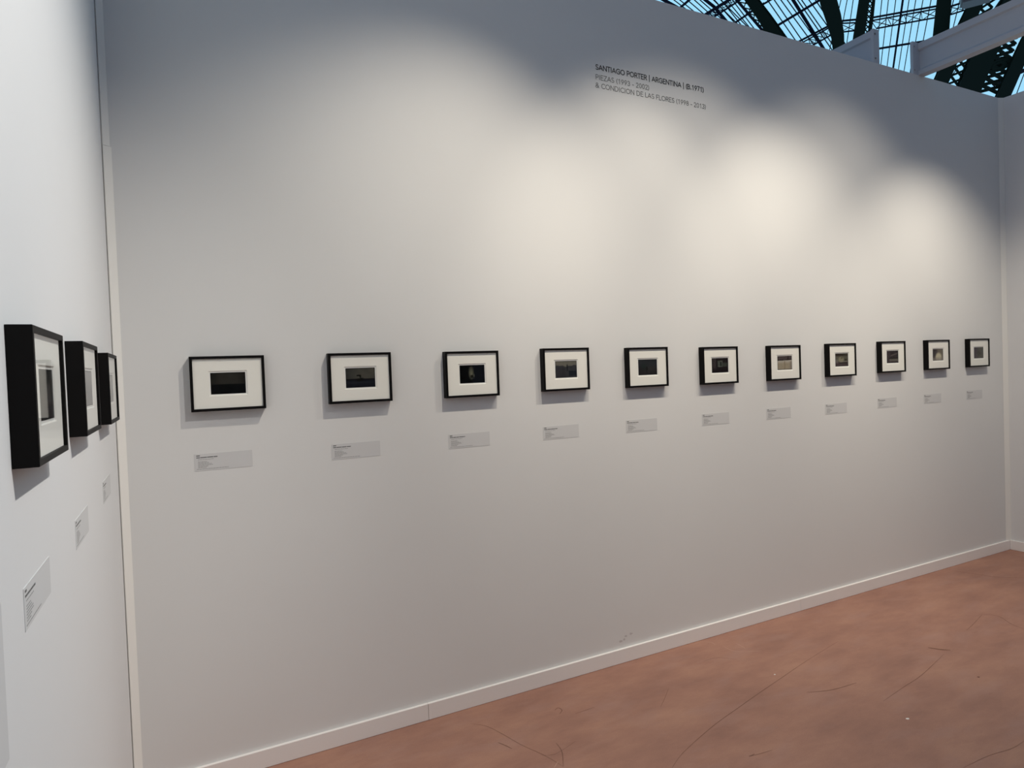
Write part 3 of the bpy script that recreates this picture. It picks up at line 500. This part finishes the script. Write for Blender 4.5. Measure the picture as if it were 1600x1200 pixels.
# ------------------------------------------------------------------ glass hall roof far behind the wall
RP = Vector((23.838, 14.314, 14.757)); RH, RD = Vector((-0.743, 0.669, 0)), Vector((0.6435, 0.7147, -0.2742))
def z_of(n, x, y): return RP.z-(n[0]*(x-RP.x)+n[1]*(y-RP.y))/n[2]
bm = NB()
for s, q in ((0, [(6.84,-14.1),(31.84,27.69),(31.84,62),(-8,62),(-8,-14.1)]), (1, [(6.84,-14.1),(50,-22),(56,20),(31.84,27.69)])):
    bm.faces.new([bm.verts.new((x, y, z_of(ROOF_N[s], x, y)+0.17)) for x, y in q])
ceil = struct(obj('ceiling', bm, M_ROOFGLASS))
bm = NB()
for i, (pts, w) in enumerate(GLAZING_BARS): sweep(bm, pts, [w*1.0]*len(pts), ROOF_N[0 if i < 20 else 1], 0.025)
obj('glazing_bars', bm, M_BLUE, ceil)
# the rest of the two roof slopes, on the same planes, above and beyond the surveyed bays
def far_run(pts, keep, w, bm, n):
    run = []
    for p in pts+[None]:
        if p is not None and keep(p): run.append(p)
        else:
            if len(run) > 1: sweep(bm, [run[0], run[-1]], [w, w], n, 0.04)
            run = []
on1 = lambda p: z_of(ROOF_N[0], p.x, p.y) > z_of(ROOF_N[1], p.x, p.y)-0.1 and (p.x < 16.5 or p.y > 20.4)
def on2(p): b = (p-RP).dot(RD); return z_of(ROOF_N[1], p.x, p.y) > z_of(ROOF_N[0], p.x, p.y)-0.1 and (b < B_TOP or (p-RP).dot(RH) < A_END)
B_TOP, A_END = -3.0, -11.0
P1 = lambda x, y: Vector((x, y, z_of(ROOF_N[0], x, y)))
P2 = lambda a_, b_: RP+RH*a_+RD*b_
bm = NB()
for k in range(92): far_run([P1(-6+0.5*i, -8+0.75*k) for i in range(74)], on1, 0.035, bm, ROOF_N[0])
for k in range(70): far_run([P2(-40+0.75*k, -26+0.5*i) for i in range(72)], on2, 0.035, bm, ROOF_N[1])
o = obj('glazing_bars', bm, M_BLUE, ceil); o['kind'] = 'stuff'
bm = NB()
for k in range(14): far_run([P1(-6+2.6*k, -8+0.5*i) for i in range(138)], on1, 0.09, bm, ROOF_N[0])
for k in range(14): far_run([P2(-40+0.5*i, -26+2.6*k) for i in range(106)], on2, 0.09, bm, ROOF_N[1])
for k in range(12): far_run([P1(-6+0.5*i, -8+6*k) for i in range(74)], on1, 0.40, bm, ROOF_N[0])
for k in range(9): far_run([P2(-40+6*k, -26+0.5*i) for i in range(72)], on2, 0.40, bm, ROOF_N[1])
o = obj('purlin', bm, M_BLUE, ceil); o['kind'] = 'stuff'
for i, (pts, w) in enumerate(MULLIONS):
    bm = NB(); sweep(bm, pts, [w]*len(pts), ROOF_N[0 if i < 4 else 1], 0.05); obj('mullion', bm, M_BLUE, ceil)
for i, (pts, w) in enumerate(PURLINS):
    bm = NB(); sweep(bm, pts, [w]*len(pts), ROOF_N[0 if i < 4 else 1], 0.05); obj('purlin', bm, M_BLUE, ceil)
GL = ['dark lattice girder in the roof left of the first broad arch', 'dark lattice girder in the roof just left of the tapering curved arch',
      'long lattice girder crossing the roof above the two white beams', 'short piece of lattice girder between two arches left of the white beam end',
      'short piece of lattice girder right of the straight broad arch at top right']
for i, (a, b, c, n) in enumerate(GIRDERS):
    N = ROOF_N[0 if i < 2 else 1]; base = Vector(a[0][0]); t = thing('lattice_girder', GL[i], 'girder', base, 0, 'lattice girders of the glass roof')
    def bar(name, pts, w, d, parent=t, base=base, N=N):
        bm = NB(); sweep(bm, [Vector(p)-base for p in pts], [w]*len(pts), N, d); return obj(name, bm, M_BLUE, parent)
    bar('chord', a[0], a[1], 0.05); bar('chord', c[0], c[1], 0.04)
    top = a
    if b: bar('chord', b[0], b[1], 0.04); top = b
    bm = NB(); p0, p1 = Vector(top[0][0])-base, Vector(top[0][1])-base; q0, q1 = Vector(c[0][0])-base, Vector(c[0][1])-base
    for k in range(n):
        s, e = k/n, (k+1)/n; A, B, D, E = p0.lerp(p1, s), p0.lerp(p1, e), q0.lerp(q1, s), q0.lerp(q1, e)
        for x, y in ((A, E), (D, B), (A, D)): sweep(bm, [x, y], [0.022]*2, N, 0.02)
    obj('lattice', bm, M_BLUE, t)
AL = ['broad dark green roof arch slanting down at far left of the glass roof', 'thick dark curved roof arch narrowing down beside the short white beam end',
      'straight dark roof arch rising behind the short white beam end', 'thin dark roof rib just right of the arch behind the beam end',
      'broad dark upright roof arch rising behind the long white beam', 'dark leaning roof arch passing behind the long white beam, left of the open lattice',
      'widest dark green arch under the long white beam, left of the ring', 'dark green arch at the far right edge of the roof, right of the ring']
arches = []
for i, pts in enumerate(ARCHES):
    N = ROOF_N[0 if i == 0 else 1]; base = Vector(pts[0][:3]); t = thing('steel_arch', AL[i], 'arch', base, 0, 'steel arches of the glass roof')
    P = [Vector(p[:3])-base for p in pts]; ws = [p[3] for p in pts]
    bm = NB(); sweep(bm, P, [w*0.80 for w in ws], N, [w*0.24 for w in ws]); obj('web', bm, M_STEEL, t)
    for s in (1, -1):
        bm = NB(); sweep(bm, [p+Vector(N)*s*w*0.14 for p, w in zip(P, ws)], [w*0.9 for w in ws], N, [w*0.05 for w in ws]); obj('flange', bm, M_STEEL, t)
    arches.append((t, base))
LP = (0, 3, 5, 6)   # which arch carries each open lattice
for segs, k in zip(LATTICES, LP):
    t, base = arches[k]; bm = NB()
    for pts, w in segs: sweep(bm, [Vector(p)-base for p in pts], [w]*len(pts), ROOF_N[0 if k == 0 else 1], w*0.6)
    obj('open_lattice', bm, M_STEEL, t)
c, r0 = RING; t, base = arches[6]; N = Vector(ROOF_N[1]); a = Vector((-0.743, 0.669, 0)); b = N.cross(a)
bm = NB()
for rad, w in ((r0, 0.10), (r0*0.5, 0.12)):
    P = [Vector(c)-base+rad*(a*math.cos(i*math.pi/12)+b*math.sin(i*math.pi/12)) for i in range(25)]; sweep(bm, P, [w]*25, N, 0.08)
for i in range(6): sweep(bm, [Vector(c)-base+r0*s*(a*math.cos(i*math.pi/6)+b*math.sin(i*math.pi/6)) for s in (-1, 1)], [0.09]*2, N, 0.06)
obj('ring_ornament', bm, M_STEEL, t)
# floodlight hung from the roof, above the long beam
c, w = FLOOD; t = thing('floodlight', 'grey box floodlight hanging high at the top edge above the long white beam', 'lamp', c, R(-58))
bm = NB(); box(bm, (-w/2, -0.12, 0.03), (w/2, 0.12, 0.30)); obj('housing', bm, M_GREY, t, 0.01)
bm = NB(); box(bm, (-w/2+0.02, -0.10, 0.0), (w/2-0.02, 0.10, 0.03)); obj('rim', bm, M_GREY, t)
bm = NB(); box(bm, (-0.02, -0.02, 0.30), (0.02, 0.02, 12.0)); obj('suspension_rod', bm, M_STEEL, t)
